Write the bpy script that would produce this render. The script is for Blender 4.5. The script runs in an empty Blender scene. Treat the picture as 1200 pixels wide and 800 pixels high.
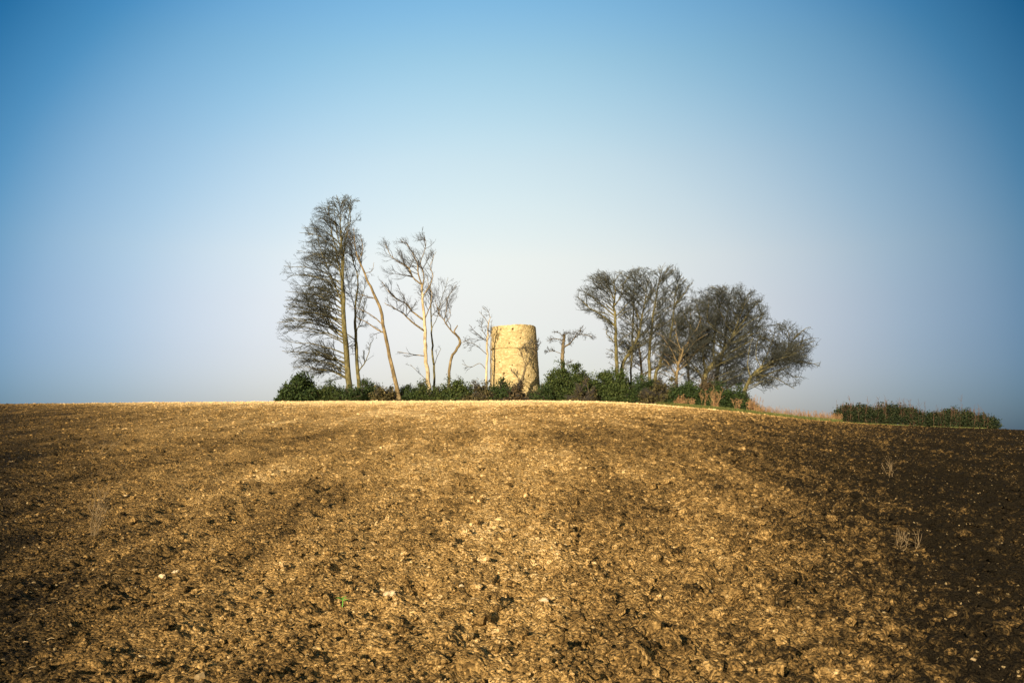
import bpy, math
import numpy as np

# ------------------------------------------------------------------ camera, sky, sun, exposure
SC = bpy.context.scene
COL = SC.collection
R = math.radians
EYE = 1.6
F = 1067.0                                   # focal length in photo pixels (1200 wide)
PITCH = math.atan(120 / F)                   # eye level lies 120 px under the picture's middle

cam_d = bpy.data.cameras.new('camera')
cam_d.sensor_width = 36; cam_d.lens = 36 * F / 1200
cam_d.clip_start = 0.05; cam_d.clip_end = 8000
cam = bpy.data.objects.new('camera', cam_d); COL.objects.link(cam)
cam.location = (0, 0, EYE); cam.rotation_euler = (R(90) + PITCH, 0, 0)
SC.camera = cam

SUN_AZ, SUN_EL = R(204), R(16.5)               # azimuth from +Y towards +X: low, behind the camera and left
SKY_STRENGTH = 0.143
EXPOSURE = 1.5
SUN_STRENGTH = 4.55

w = bpy.data.worlds.new('World'); SC.world = w; w.use_nodes = True
nt = w.node_tree; nt.nodes.clear()
out = nt.nodes.new('ShaderNodeOutputWorld'); bg = nt.nodes.new('ShaderNodeBackground')
sky = nt.nodes.new('ShaderNodeTexSky'); sky.sky_type = 'NISHITA'; sky.sun_disc = False
sky.sun_elevation = SUN_EL; sky.sun_rotation = -SUN_AZ
sky.air_density = 1.0; sky.dust_density = 1.0; sky.ozone_density = 1.0; sky.altitude = 100
# the clear spring sky: milky low over the hill, teal blue higher up, lens edge darkening painted in all round
def set_ramp(node, stops):
    el = node.color_ramp.elements
    while len(el) > 1: el.remove(el[-1])
    el[0].position = stops[0][0]; el[0].color = (*stops[0][1], 1)
    for p, c in stops[1:]:
        e = el.new(p); e.color = (*c, 1)
tc = nt.nodes.new('ShaderNodeTexCoord')
sep = nt.nodes.new('ShaderNodeSeparateXYZ'); nt.links.new(tc.outputs['Generated'], sep.inputs[0])
ramp = nt.nodes.new('ShaderNodeValToRGB'); nt.links.new(sep.outputs['Z'], ramp.inputs[0])
set_ramp(ramp, [(0, (.181, .219, .323)), (.05, (.275, .274, .323)), (.10, (.393, .341, .333)), (.15, (.529, .425, .355)), (.20, (.666, .528, .391)), (.30, (.78, .684, .483)), (.4, (.80, .844, .591)), (.5, (.79, 1, .77))])
FALLOFF_AZ, FALLOFF_EL = R(0), R(3)  # middle of the lens falloff painted into the sky
dot = nt.nodes.new('ShaderNodeVectorMath'); dot.operation = 'DOT_PRODUCT'
nt.links.new(tc.outputs['Generated'], dot.inputs[0])
dot.inputs[1].default_value = (math.sin(FALLOFF_AZ) * math.cos(FALLOFF_EL), math.cos(FALLOFF_AZ) * math.cos(FALLOFF_EL), math.sin(FALLOFF_EL))
acs = nt.nodes.new('ShaderNodeMath'); acs.operation = 'ARCCOSINE'; nt.links.new(dot.outputs['Value'], acs.inputs[0])
dv = nt.nodes.new('ShaderNodeMath'); dv.operation = 'DIVIDE'; nt.links.new(acs.outputs[0], dv.inputs[0]); dv.inputs[1].default_value = math.pi
rad_r = nt.nodes.new('ShaderNodeValToRGB'); nt.links.new(dv.outputs[0], rad_r.inputs[0])
set_ramp(rad_r, [(a / 180, c) for a, c in [(0, (1, .92, .91)), (4, (1, .915, .91)), (8, (.99, .89, .909)), (12, (.93, .855, .904)), (16, (.83, .79, .88)), (20, (.67, .69, .83)),
    (24, (.48, .57, .755)), (28, (.32, .445, .655)), (32, (.125, .289, .515)), (36, (.035, .165, .36)), (41, (.025, .11, .25)), (60, (.09, .155, .27)), (100, (.32, .36, .45)), (180, (.45, .45, .45))]])
mul = nt.nodes.new('ShaderNodeMix'); mul.data_type = 'RGBA'; mul.blend_type = 'MULTIPLY'; mul.inputs[0].default_value = 1
nt.links.new(sky.outputs[0], mul.inputs[6]); nt.links.new(ramp.outputs[0], mul.inputs[7])
mul2 = nt.nodes.new('ShaderNodeMix'); mul2.data_type = 'RGBA'; mul2.blend_type = 'MULTIPLY'; mul2.inputs[0].default_value = 1
nt.links.new(mul.outputs[2], mul2.inputs[6]); nt.links.new(rad_r.outputs[0], mul2.inputs[7])
nt.links.new(mul2.outputs[2], bg.inputs[0]); bg.inputs[1].default_value = SKY_STRENGTH
nt.links.new(bg.outputs[0], out.inputs[0])

sd = bpy.data.lights.new('sun', 'SUN'); sd.energy = SUN_STRENGTH; sd.angle = R(0.5); sd.color = (1.0, 0.82, 0.58)
sun = bpy.data.objects.new('sun', sd); COL.objects.link(sun)
sun.rotation_euler = (R(90) - SUN_EL, 0, math.pi - SUN_AZ)
sun.location = (-20, -30, 30)

SC.view_settings.view_transform = 'Standard'; SC.view_settings.look = 'None'
SC.view_settings.exposure = EXPOSURE; SC.view_settings.gamma = 1.0
SC.view_settings.use_curve_mapping = False
SC.cycles.use_denoising = True
SC.cycles.max_bounces = 4; SC.cycles.diffuse_bounces = 2; SC.cycles.glossy_bounces = 1
SC.cycles.use_adaptive_sampling = True; SC.cycles.adaptive_threshold = 0.02

# ------------------------------------------------------------------ helpers
rng = np.random.default_rng(7)

def at(px, py, Y):
    """photo pixel (1200x800) -> the point at distance Y along the view axis' ground direction"""
    cp, sp = math.cos(PITCH), math.sin(PITCH)
    dx = (px - 600) / F; u = (400 - py) / F
    d = np.array([dx, cp - sp * u, sp + cp * u])
    return np.array([0, 0, EYE]) + d * (Y / d[1])

def to_px(p):
    cp, sp = math.cos(PITCH), math.sin(PITCH)
    x, y, z = p[..., 0], p[..., 1], p[..., 2] - EYE
    f = y * cp + z * sp; u = -y * sp + z * cp
    return 600 + F * x / f, 400 - F * u / f

def fade(t): return t * t * t * (t * (t * 6 - 15) + 10)

def _hash(ix, iy, s):
    h = (ix.astype(np.int64) * 374761393 + iy.astype(np.int64) * 668265263 + s * 974634777) & 0xffffffff
    h = ((h ^ (h >> 13)) * 1274126177) & 0xffffffff
    h = ((h ^ (h >> 16)) * 2246822519) & 0xffffffff
    return ((h ^ (h >> 15)) & 0xffffff) / float(0xffffff)

def noise(x, y, s=0):
    ix, iy = np.floor(x), np.floor(y); fx, fy = x - ix, y - iy
    r = 0
    out_ = np.zeros_like(fx)
    u, v = fade(fx), fade(fy)
    g = []
    for dx_ in (0, 1):
        for dy_ in (0, 1):
            a = _hash(ix + dx_, iy + dy_, s) * 2 * np.pi
            g.append(np.cos(a) * (fx - dx_) + np.sin(a) * (fy - dy_))
    return 1.5 * ((g[0] * (1 - v) + g[1] * v) * (1 - u) + (g[2] * (1 - v) + g[3] * v) * u)

def worley(x, y, s=0):
    ix, iy = np.floor(x), np.floor(y)
    best = np.full(x.shape, 9.0); val = np.zeros(x.shape)
    for dx_ in (-1, 0, 1):
        for dy_ in (-1, 0, 1):
            cx, cy = ix + dx_, iy + dy_
            px_ = cx + _hash(cx, cy, s); py_ = cy + _hash(cx, cy, s + 1)
            d = np.hypot(x - px_, y - py_)
            m = d < best
            best = np.where(m, d, best); val = np.where(m, _hash(cx, cy, s + 2), val)
    return best, val

DX = [-400, -120, -60, -45, -30, -15, 3, 8, 11.5, 15, 19, 22.5, 26, 30, 36, 41, 46, 60, 120, 400]
DD = [6.0, 1.8, 0.55, 0.30, 0.14, 0.04, 0.0, .08, .28, .55, .9, 1.3, 1.70, 2.02, 2.32, 2.48, 2.65, 3.1, 5.5, 14]
_gx = np.linspace(-400, 400, 4001); _gd = np.interp(_gx, DX, DD)
_k = np.hanning(21); _k /= _k.sum()
_gd[10:-10] = np.convolve(_gd, _k, 'valid')
A_, B_ = 0.0868, 0.000249
def hbase(x, y):
    x = np.asarray(x, float); y = np.asarray(y, float)
    yy = np.clip(y, -60, None)
    z = A_ * yy - B_ * np.clip(yy, 0, 420) ** 2 - A_ * np.clip(yy - 420, 0, None) - 0.0002 * np.clip(yy-110,0,200)**2
    yp = np.maximum(y, 3.0)                                    # the ground falls away to the right like the flank of a cone
    return z - np.interp(x * 80 / yp, _gx, _gd) * yp / 80

def mesh_obj(name, verts, faces, mat, parent=None, smooth=False, kind=None):
    """faces: (n,3) or (n,4) int array or a list of such arrays"""
    me = bpy.data.meshes.new(name)
    if not isinstance(faces, list): faces = [faces]
    faces = [np.asarray(f) for f in faces if len(f)]
    verts = np.asarray(verts, np.float32)
    me.vertices.add(len(verts)); me.vertices.foreach_set('co', verts.ravel())
    loops = np.concatenate([f.ravel() for f in faces])
    tot = np.concatenate([np.full(len(f), f.shape[1]) for f in faces])
    me.loops.add(len(loops)); me.loops.foreach_set('vertex_index', loops.astype(np.int32))
    me.polygons.add(len(tot))
    st = np.concatenate([[0], np.cumsum(tot)[:-1]])
    me.polygons.foreach_set('loop_start', st.astype(np.int32))
    me.polygons.foreach_set('use_smooth', np.full(len(tot), bool(smooth)))
    me.update(); me.validate()
    me.materials.append(mat)
    o = bpy.data.objects.new(name, me); COL.objects.link(o)
    if parent is not None:
        o.parent = parent
        o.matrix_parent_inverse = parent.matrix_world.inverted()
    if kind: o['kind'] = kind
    return o

def empty(name, loc, label, cat, group=None):
    o = bpy.data.objects.new(name, None); COL.objects.link(o)
    o.location = tuple(loc); o.empty_display_size = 0.3
    from mathutils import Matrix
    o.matrix_world = Matrix.Translation(tuple(float(c) for c in loc))
    o['label'] = label; o['category'] = cat
    if group: o['group'] = group
    return o

def unit(v): return v / np.maximum(np.linalg.norm(v, axis=-1, keepdims=True), 1e-9)

class Tubes:
    """collects tapered tubes (batches with equal point counts) and builds one mesh"""
    def __init__(self): self.V = []; self.Fq = []; self.n = 0
    def add(self, P, Rr, sides=4, rough=0.0):
        P = np.asarray(P, float); Rr = np.asarray(Rr, float)
        if P.ndim == 2: P = P[None]; Rr = Rr[None]
        N, K, _ = P.shape
        if N == 0: return
        T = np.empty_like(P); T[:, 1:-1] = P[:, 2:] - P[:, :-2]; T[:, 0] = P[:, 1] - P[:, 0]; T[:, -1] = P[:, -1] - P[:, -2]
        T = unit(T)
        ref = np.where(np.abs(T[:, :1, 1:2]) < 0.8, np.array([0, 1.0, 0]), np.array([1.0, 0, 0]))
        U = unit(np.cross(T, np.broadcast_to(ref, T.shape))); W = np.cross(T, U)
        a = np.arange(sides) / sides * 2 * np.pi
        rr = Rr[:, :, None] * np.ones(sides)
        if rough: rr = rr * (1 + rough * rng.uniform(-1, 1, rr.shape))
        V = P[:, :, None] + rr[..., None] * (np.cos(a)[None, None, :, None] * U[:, :, None] + np.sin(a)[None, None, :, None] * W[:, :, None])
        base = self.n + np.arange(N)[:, None, None] * (K * sides)
        k = np.arange(K - 1)[None, :, None] * sides; s = np.arange(sides)[None, None, :]; s2 = (s + 1) % sides
        Fc = np.stack([base + k + s, base + k + s2, base + k + sides + s2, base + k + sides + s], -1).reshape(-1, 4)
        self.V.append(V.reshape(-1, 3)); self.Fq.append(Fc); self.n += N * K * sides
    def build(self, name, mat, parent=None, smooth=True, kind=None):
        return mesh_obj(name, np.concatenate(self.V), np.concatenate(self.Fq), mat, parent, smooth, kind)

def resample(pts, k):
    pts = np.asarray(pts, float)
    n = len(pts)
    if n == 2:
        t = np.linspace(0, 1, k)[:, None]; return pts[0] * (1 - t) + pts[1] * t
    # Catmull-Rom
    ext = np.vstack([2 * pts[0] - pts[1], pts, 2 * pts[-1] - pts[-2]])
    u = np.linspace(0, n - 1 - 1e-6, k); i = u.astype(int); t = (u - i)[:, None]
    p0, p1, p2, p3 = ext[i], ext[i + 1], ext[i + 2], ext[i + 3]
    return 0.5 * (2 * p1 + (p2 - p0) * t + (2 * p0 - 5 * p1 + 4 * p2 - p3) * t ** 2 + (3 * p1 - p0 - 3 * p2 + p3) * t ** 3)

def in_poly(px, py, poly):
    c = np.zeros(px.shape, bool); poly = np.asarray(poly, float); n = len(poly)
    for i in range(n):
        x1, y1 = poly[i]; x2, y2 = poly[(i + 1) % n]
        if y1 == y2: continue
        m = ((y1 > py) != (y2 > py)) & (px < (x2 - x1) * (py - y1) / (y2 - y1) + x1)
        c ^= m
    return c

# ------------------------------------------------------------------ materials
def mat(name):
    m = bpy.data.materials.new(name); m.use_nodes = True
    b = m.node_tree.nodes['Principled BSDF']
    b.inputs['Specular IOR Level'].default_value = 0.15; b.inputs['Roughness'].default_value = 0.9
    return m, m.node_tree, b
def N(nt_, typ, **kw):
    n = nt_.nodes.new(typ)
    for k, v in kw.items():
        if k in n.inputs: n.inputs[k].default_value = v
        else: setattr(n, k, v)
    return n
def ramp_node(nt_, fac, stops):
    r = nt_.nodes.new('ShaderNodeValToRGB'); set_ramp(r, stops); nt_.links.new(fac, r.inputs[0]); return r
def mixc(nt_, fac, a, b, blend='MIX'):
    m = nt_.nodes.new('ShaderNodeMix'); m.data_type = 'RGBA'; m.blend_type = blend
    for s, v in ((0, fac), (6, a), (7, b)):
        if hasattr(v, 'is_output') or isinstance(v, bpy.types.NodeSocket): nt_.links.new(v, m.inputs[s])
        elif s == 0: m.inputs[0].default_value = v
        else: m.inputs[s].default_value = (*v, 1)
    return m.outputs[2]
def math_n(nt_, op, a, b=0.0, clamp=False):
    m = nt_.nodes.new('ShaderNodeMath'); m.operation = op; m.use_clamp = clamp
    for s, v in ((0, a), (1, b)):
        if isinstance(v, bpy.types.NodeSocket): nt_.links.new(v, m.inputs[s])
        else: m.inputs[s].default_value = v
    return m.outputs[0]

def simple_noise_mat(name, stops, scale, bump=0.0, detail=6, stretch=None, rough=0.9, bump_dist=0.02):
    m, t, b = mat(name)
    g = N(t, 'ShaderNodeNewGeometry')
    src = g.outputs['Position']
    if stretch:
        mp = N(t, 'ShaderNodeMapping'); mp.inputs['Scale'].default_value = stretch
        t.links.new(src, mp.inputs[0]); src = mp.outputs[0]
    n = N(t, 'ShaderNodeTexNoise', Scale=scale, Detail=detail, Roughness=0.65); t.links.new(src, n.inputs['Vector'])
    r = ramp_node(t, n.outputs[0], stops)
    t.links.new(r.outputs[0], b.inputs['Base Color']); b.inputs['Roughness'].default_value = rough
    if bump:
        bp = N(t, 'ShaderNodeBump', Strength=bump, Distance=bump_dist); t.links.new(n.outputs[0], bp.inputs['Height'])
        t.links.new(bp.outputs[0], b.inputs['Normal'])
    return m

M = {}
M['bark_olive'] = simple_noise_mat('bark_olive', [(.3, (.03, .028, .012)), (.5, (.078, .069, .028)), (.7, (.17, .145, .068))], 3.0, .8, stretch=(1.5, 1.5, .5))
M['bark_pale'] = simple_noise_mat('bark_pale', [(.3, (.12, .09, .05)), (.48, (.31, .25, .15)), (.7, (.52, .44, .30))], 2.2, .6, stretch=(1.5, 1.5, .4))
M['bark_brown'] = simple_noise_mat('bark_brown', [(.3, (.05, .038, .02)), (.5, (.12, .09, .045)), (.72, (.26, .20, .11))], 2.6, .7, stretch=(1.5, 1.5, .5))
M['bark_dark'] = simple_noise_mat('bark_dark', [(.3, (.045, .035, .022)), (.55, (.12, .095, .055)), (.75, (.2, .16, .09))], 3.0, .7, stretch=(1.5, 1.5, .5))
M['twig'] = simple_noise_mat('twig', [(.3, (.024, .022, .020)), (.7, (.052, .048, .042))], 1.2)
M['twig_olive'] = simple_noise_mat('twig_olive', [(.3, (.020, .022, .019)), (.7, (.046, .050, .041))], 1.2)
M['twig_red'] = simple_noise_mat('twig_red', [(.3, (.045, .026, .017)), (.7, (.11, .065, .038))], 1.5)

def leaf_mat(name, c1, c2, c3):
    m, t, b = mat(name)
    g = N(t, 'ShaderNodeNewGeometry')
    n = N(t, 'ShaderNodeTexNoise', Scale=2.2, Detail=5.0, Roughness=.7); t.links.new(g.outputs['Position'], n.inputs['Vector'])
    f = math_n(t, 'ADD', math_n(t, 'MULTIPLY', n.outputs[0], .75), math_n(t, 'MULTIPLY', g.outputs['Random Per Island'], .35))
    r = ramp_node(t, f, [(.35, c1), (.55, c2), (.8, c3)])
    t.links.new(r.outputs[0], b.inputs['Base Color'])
    b.inputs['Roughness'].default_value = .7; b.inputs['Specular IOR Level'].default_value = .12
    return m
M['leaf_dark'] = leaf_mat('leaf_dark', (.008, .015, .005), (.017, .031, .009), (.045, .064, .017))
M['leaf_mid'] = leaf_mat('leaf_mid', (.012, .020, .006), (.026, .041, .011), (.065, .078, .021))
M['leaf_olive'] = leaf_mat('leaf_olive', (.020, .020, .008), (.046, .041, .016), (.11, .088, .036))
M['leaf_brown'] = leaf_mat('leaf_brown', (.025, .019, .010), (.055, .040, .020), (.12, .085, .042))
M['leaf_hedge'] = leaf_mat('leaf_hedge', (.005, .009, .004), (.011, .019, .007), (.038, .042, .016))
M['straw'] = leaf_mat('straw', (.18, .12, .05), (.32, .22, .10), (.48, .36, .20))
M['weed_straw'] = leaf_mat('weed_straw', (.09, .065, .034), (.18, .13, .07), (.28, .21, .12))
M['dead_stalk'] = leaf_mat('dead_stalk', (.09, .048, .024), (.19, .11, .052), (.33, .21, .10))
M['grass'] = leaf_mat('grass', (.035, .048, .011), (.07, .085, .022), (.16, .14, .05))
M['seedling'] = leaf_mat('seedling', (.05, .15, .02), (.08, .24, .03), (.14, .32, .06))

def soil_mat(name, clod=False):
    m, t, b = mat(name)
    g = N(t, 'ShaderNodeNewGeometry'); P = g.outputs['Position']
    sp = N(t, 'ShaderNodeSeparateXYZ'); t.links.new(P, sp.inputs[0])
    X, Y = sp.outputs[0], sp.outputs[1]
    def noi(scale, detail=4, rough=.6, vec=P):
        n = N(t, 'ShaderNodeTexNoise', Scale=scale, Detail=float(detail), Roughness=rough); t.links.new(vec, n.inputs['Vector']); return n.outputs[0]
    n_big, n_mid, n_sm, n_fine = noi(.10, 4), noi(1.1, 6, .7), noi(9, 6, .75), noi(45, 5, .7)
    # soil tone: pale dry middle strip, darker rough right; brow's sunlit brightness and lens edge darkening painted in
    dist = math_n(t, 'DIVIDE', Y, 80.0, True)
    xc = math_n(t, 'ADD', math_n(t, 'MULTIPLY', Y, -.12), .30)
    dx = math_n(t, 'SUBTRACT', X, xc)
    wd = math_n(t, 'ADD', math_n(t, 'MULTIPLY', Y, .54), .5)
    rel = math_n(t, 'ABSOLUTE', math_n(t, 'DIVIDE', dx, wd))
    brow = math_n(t, 'MULTIPLY', math_n(t, 'POWER', dist, 3.0), math_n(t, 'SUBTRACT', 1.25, math_n(t, 'MULTIPLY', rel, 1.15), True))  # sunlit brightness of the brow, painted into the soil colour
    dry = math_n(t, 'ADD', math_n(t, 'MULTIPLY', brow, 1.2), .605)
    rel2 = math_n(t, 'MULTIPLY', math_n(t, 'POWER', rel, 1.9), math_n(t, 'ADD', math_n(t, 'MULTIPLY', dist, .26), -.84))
    dry = math_n(t, 'ADD', dry, math_n(t, 'MAXIMUM', rel2, -.70))  # lens darkening towards both sides, painted into the soil colour
    mp = N(t, 'ShaderNodeMapping'); mp.inputs['Rotation'].default_value = (0, 0, R(-8)); mp.inputs['Scale'].default_value = (1.0, .09, 1)
    t.links.new(P, mp.inputs[0])
    n_row = noi(.9, 3, .6, mp.outputs[0])
    dry = math_n(t, 'ADD', dry, math_n(t, 'MULTIPLY', math_n(t, 'SUBTRACT', n_big, .5), .55))
    dry = math_n(t, 'ADD', dry, math_n(t, 'MULTIPLY', math_n(t, 'SUBTRACT', n_row, .5), .75))
    v = math_n(t, 'ADD', dry, math_n(t, 'MULTIPLY', math_n(t, 'SUBTRACT', n_mid, .5), .72))
    # dark blotches painted in as shadow between the clods on the rough right side
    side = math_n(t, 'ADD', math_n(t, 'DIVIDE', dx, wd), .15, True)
    n_clod_shade = noi(10, 4, .6)
    v = math_n(t, 'ADD', v, math_n(t, 'MULTIPLY', math_n(t, 'MULTIPLY', math_n(t, 'SUBTRACT', n_clod_shade, .50), 1.25), side))
    v = math_n(t, 'ADD', v, math_n(t, 'MULTIPLY', math_n(t, 'SUBTRACT', n_sm, .5), .66))
    v = math_n(t, 'ADD', v, math_n(t, 'MULTIPLY', math_n(t, 'SUBTRACT', n_fine, .5), .55))
    vc = N(t, 'ShaderNodeTexVoronoi', Scale=52.0); t.links.new(P, vc.inputs['Vector'])
    v = math_n(t, 'ADD', v, math_n(t, 'MULTIPLY', math_n(t, 'SUBTRACT', N_sep(t, vc.outputs['Color']), .5), .36))
    if clod: v = math_n(t, 'ADD', v, math_n(t, 'MULTIPLY', math_n(t, 'SUBTRACT', g.outputs['Random Per Island'], .52), .42))
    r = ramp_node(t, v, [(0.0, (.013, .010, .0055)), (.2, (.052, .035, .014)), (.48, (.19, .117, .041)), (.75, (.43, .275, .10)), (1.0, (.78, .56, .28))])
    colr = r.outputs[0]
    # pale chips of flint and straw in the soil
    vo = N(t, 'ShaderNodeTexVoronoi', Scale=26.0); t.links.new(P, vo.inputs['Vector'])
    chip = math_n(t, 'MULTIPLY', math_n(t, 'LESS_THAN', vo.outputs['Distance'], .30), math_n(t, 'GREATER_THAN', N_sep(t, vo.outputs['Color']), .94))
    colr = mixc(t, math_n(t, 'MULTIPLY', chip, .6), colr, (.46, .34, .17))
    t.links.new(colr, b.inputs['Base Color'])
    h = math_n(t, 'SUBTRACT', math_n(t, 'ADD', math_n(t, 'MULTIPLY', n_sm, 1.0), math_n(t, 'MULTIPLY', n_fine, .5)), math_n(t, 'MULTIPLY', vc.outputs['Distance'], .45))
    bp = N(t, 'ShaderNodeBump', Strength=1.0, Distance=.075); t.links.new(h, bp.inputs['Height'])
    t.links.new(bp.outputs[0], b.inputs['Normal'])
    b.inputs['Roughness'].default_value = 1.0; b.inputs['Specular IOR Level'].default_value = .05
    return m
def N_sep(t, c):
    s = t.nodes.new('ShaderNodeSeparateColor'); t.links.new(c, s.inputs[0]); return s.outputs[0]
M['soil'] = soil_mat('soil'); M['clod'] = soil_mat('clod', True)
M['flint_chip'] = simple_noise_mat('flint_chip', [(.3, (.08, .057, .026)), (.5, (.17, .12, .058)), (.75, (.40, .30, .16))], 9, .3)
M['flint'] = simple_noise_mat('flint', [(.3, (.20, .145, .075)), (.5, (.34, .26, .15)), (.75, (.50, .41, .28))], 18, .4)

# ------------------------------------------------------------------ the field (one sheet, denser where the lens sees it)
def clod_disp(x, y, r):
    """real relief of the harrowed soil in metres; waves finer than the mesh fade out"""
    sp_ = np.where(r < 24, .0028, .0042) * r
    def keep(wl): return np.clip((wl / sp_ - 1.5) / 1.8, 0, 1)
    rough = np.clip(0.62 + 0.062 * (x + 0.10 * y) / (0.25 + 0.05 * np.abs(y)) * 1.0, .42, 2.4)   # coarser, cloddier to the right
    big = noise(x * .35, y * .35, 3)
    heap = np.clip(rough - .9, 0, 1.2)
    d = 0.05 * big + 0.05 * noise(x * 1.1, y * 1.1, 5) * rough
    rows = np.sin((x + .10 * y + .5 * big) * 2 * np.pi / .85) * np.clip(.5 - x / (4 + .3 * np.abs(y)), 0, 1); d += .022 * rows
    wa, va = worley(x * 3.6 + .5 * noise(x * 3, y * 3, 81), y * 3.6 + .5 * noise(x * 3, y * 3, 82), 83); d += heap * .20 * np.clip(.58 - wa, 0, 1) * va
    n1 = noise(x * 3.0, y * 3.0, 11); n1b = noise(x * 3.0, y * 3.0, 12)
    d += 0.06 * rough * n1 * keep(.33)
    w1, v1 = worley(x * 4.2 + .5 * n1, y * 4.2 + .5 * n1b, 21)
    d += rough * .12 * np.clip(.62 - w1, 0, 1) * (v1 ** 1.5) * keep(.24)
    hole = np.clip(noise(x * 2.2, y * 2.2, 31) - .33, 0, 1); d -= (.26 * rough + .3 * heap) * hole * keep(.45)          # holes between the clods
    hole = np.clip(noise(x * 5.5, y * 5.5, 33) - .34, 0, 1); d -= .22 * rough * hole * keep(.18)
    hole = np.clip(noise(x * 6.5, y * 6.5, 35) - .22, 0, 1); d -= .55 * heap * hole * keep(.15)
    n2 = noise(x * 7, y * 7, 52); w2, v2 = worley(x * 10 + .5 * n1, y * 10 + .5 * n2, 41)
    d += rough * .055 * np.clip(.6 - w2, 0, 1) * v2 * keep(.1)
    d += .05 * rough * (np.abs(n2) - .25) * keep(.14)
    d += .030 * rough * (np.abs(noise(x * 14, y * 14, 53)) - .25) * keep(.07)
    d += .018 * rough * (np.abs(noise(x * 27, y * 27, 54)) - .25) * keep(.037)
    w3, v3 = worley(x * 24 + .4 * n2, y * 24, 71); d += rough * .026 * np.clip(.6 - w3, 0, 1) * v3 * keep(.042)
    return d

def build_field():
    az = np.concatenate([np.linspace(-180, -50, 60)[:-1], np.linspace(-50, -33, 90)[:-1], np.linspace(-33, 33, 1000)[:-1], np.linspace(33, 50, 90)[:-1], np.linspace(50, 180, 60)[:-1]])
    az = np.radians(az)
    rad = [0.4]
    while rad[-1] < 3.6: rad.append(rad[-1] * 1.03)
    while rad[-1] < 24: rad.append(rad[-1] * 1.0023)
    while rad[-1] < 95: rad.append(rad[-1] * 1.0035)
    while rad[-1] < 130: rad.append(rad[-1] * 1.01)
    while rad[-1] < 3000: rad.append(rad[-1] * 1.08)
    rad = np.array(rad)
    rr, aa = np.meshgrid(rad, az, indexing='ij')
    x, y = rr * np.sin(aa), rr * np.cos(aa)
    z = hbase(x, y)
    z += clod_disp(x, y, rr) * np.clip((1.2 - rr / 110) * 6, 0, 1) * np.where(np.abs(aa) < R(50), 1, .4)
    nr, na = x.shape
    V = np.stack([x, y, z], -1).reshape(-1, 3)
    i = np.arange(nr - 1)[:, None] * na; j = np.arange(na)[None]; j2 = (j + 1) % na
    Fq = np.stack([i + j, i + na + j, i + na + j2, i + j2], -1).reshape(-1, 4)[:, ::-1]
    V = np.vstack([V, [[0, 0, hbase(0, 0)]]]); c = len(V) - 1
    j = np.arange(na); tri = np.stack([np.full(na, c), j, (j + 1) % na], -1)[:, ::-1]
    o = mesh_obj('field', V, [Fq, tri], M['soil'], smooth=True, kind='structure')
    o['label'] = 'bare harrowed brown field rising to a low brow'
build_field()

def ground(x, y):
    x = np.atleast_1d(np.asarray(x, float)); y = np.atleast_1d(np.asarray(y, float))
    return hbase(x, y) + clod_disp(x, y, np.hypot(x, y))

# icosphere
def ico(sub=1):
    t = (1 + 5 ** .5) / 2
    v = [(-1, t, 0), (1, t, 0), (-1, -t, 0), (1, -t, 0), (0, -1, t), (0, 1, t), (0, -1, -t), (0, 1, -t), (t, 0, -1), (t, 0, 1), (-t, 0, -1), (-t, 0, 1)]
    f = [(0, 11, 5), (0, 5, 1), (0, 1, 7), (0, 7, 10), (0, 10, 11), (1, 5, 9), (5, 11, 4), (11, 10, 2), (10, 7, 6), (7, 1, 8), (3, 9, 4), (3, 4, 2), (3, 2, 6), (3, 6, 8), (3, 8, 9), (4, 9, 5), (2, 4, 11), (6, 2, 10), (8, 6, 7), (9, 8, 1)]
    v = [np.array(p) / np.linalg.norm(p) for p in v]
    for _ in range(sub):
        cache = {}; nf = []
        def mid(a, b):
            k = (min(a, b), max(a, b))
            if k not in cache:
                p = v[a] + v[b]; v.append(p / np.linalg.norm(p)); cache[k] = len(v) - 1
            return cache[k]
        for a, b, c in f:
            ab, bc, ca = mid(a, b), mid(b, c), mid(c, a)
            nf += [(a, ab, ca), (b, bc, ab), (c, ca, bc), (ab, bc, ca)]
        f = nf
    return np.array(v), np.array(f)
ICO0, ICO1, ICO2 = ico(0), ico(1), ico(2)

def lumps(n, size_fn, seed, sub=1, rmax=85, flat=(.55, .9), rmin=3.4, xbias=0, side=False):
    g = np.random.default_rng(seed)
    bv, bf = (ICO0, ICO1, ICO2)[sub]
    u = g.random(n); r = rmin * (rmax / rmin) ** (u ** .8)
    a = np.radians(g.uniform(-40, 40, n) + xbias * np.abs(g.normal(0, 12, n)))
    if side: a = np.radians(g.triangular(2, 34, 37, n))
    x, y = r * np.sin(a), r * np.cos(a)
    s = size_fn(g, n, r, x, y)
    z = ground(x, y)
    k = len(bv)
    V = np.repeat(bv[None], n, 0)
    for fr, am in ((1.3, .34), (2.6, .22)):
        D = unit(g.normal(size=(n, 3))); ph = g.uniform(0, 6.28, n)
        V = V * (1 + am * np.sin(np.einsum('nkj,nj->nk', V, D * fr * 1.6) + ph[:, None]))[..., None]
    V = V * (1 + g.uniform(-.13, .13, (n, k)))[..., None]
    V = V * np.stack([g.uniform(.75, 1.25, n), g.uniform(.75, 1.25, n), g.uniform(*flat, n)], -1)[:, None]
    th = g.uniform(0, 6.28, n); c, sn = np.cos(th)[:, None], np.sin(th)[:, None]
    V = np.stack([V[..., 0] * c - V[..., 1] * sn, V[..., 0] * sn + V[..., 1] * c, V[..., 2]], -1)
    V = V * s[:, None, None] + np.stack([x, y, z + s * .15], -1)[:, None]
    Ff = bf[None] + (np.arange(n) * k)[:, None, None]
    return V.reshape(-1, 3), Ff.reshape(-1, 3)

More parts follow.
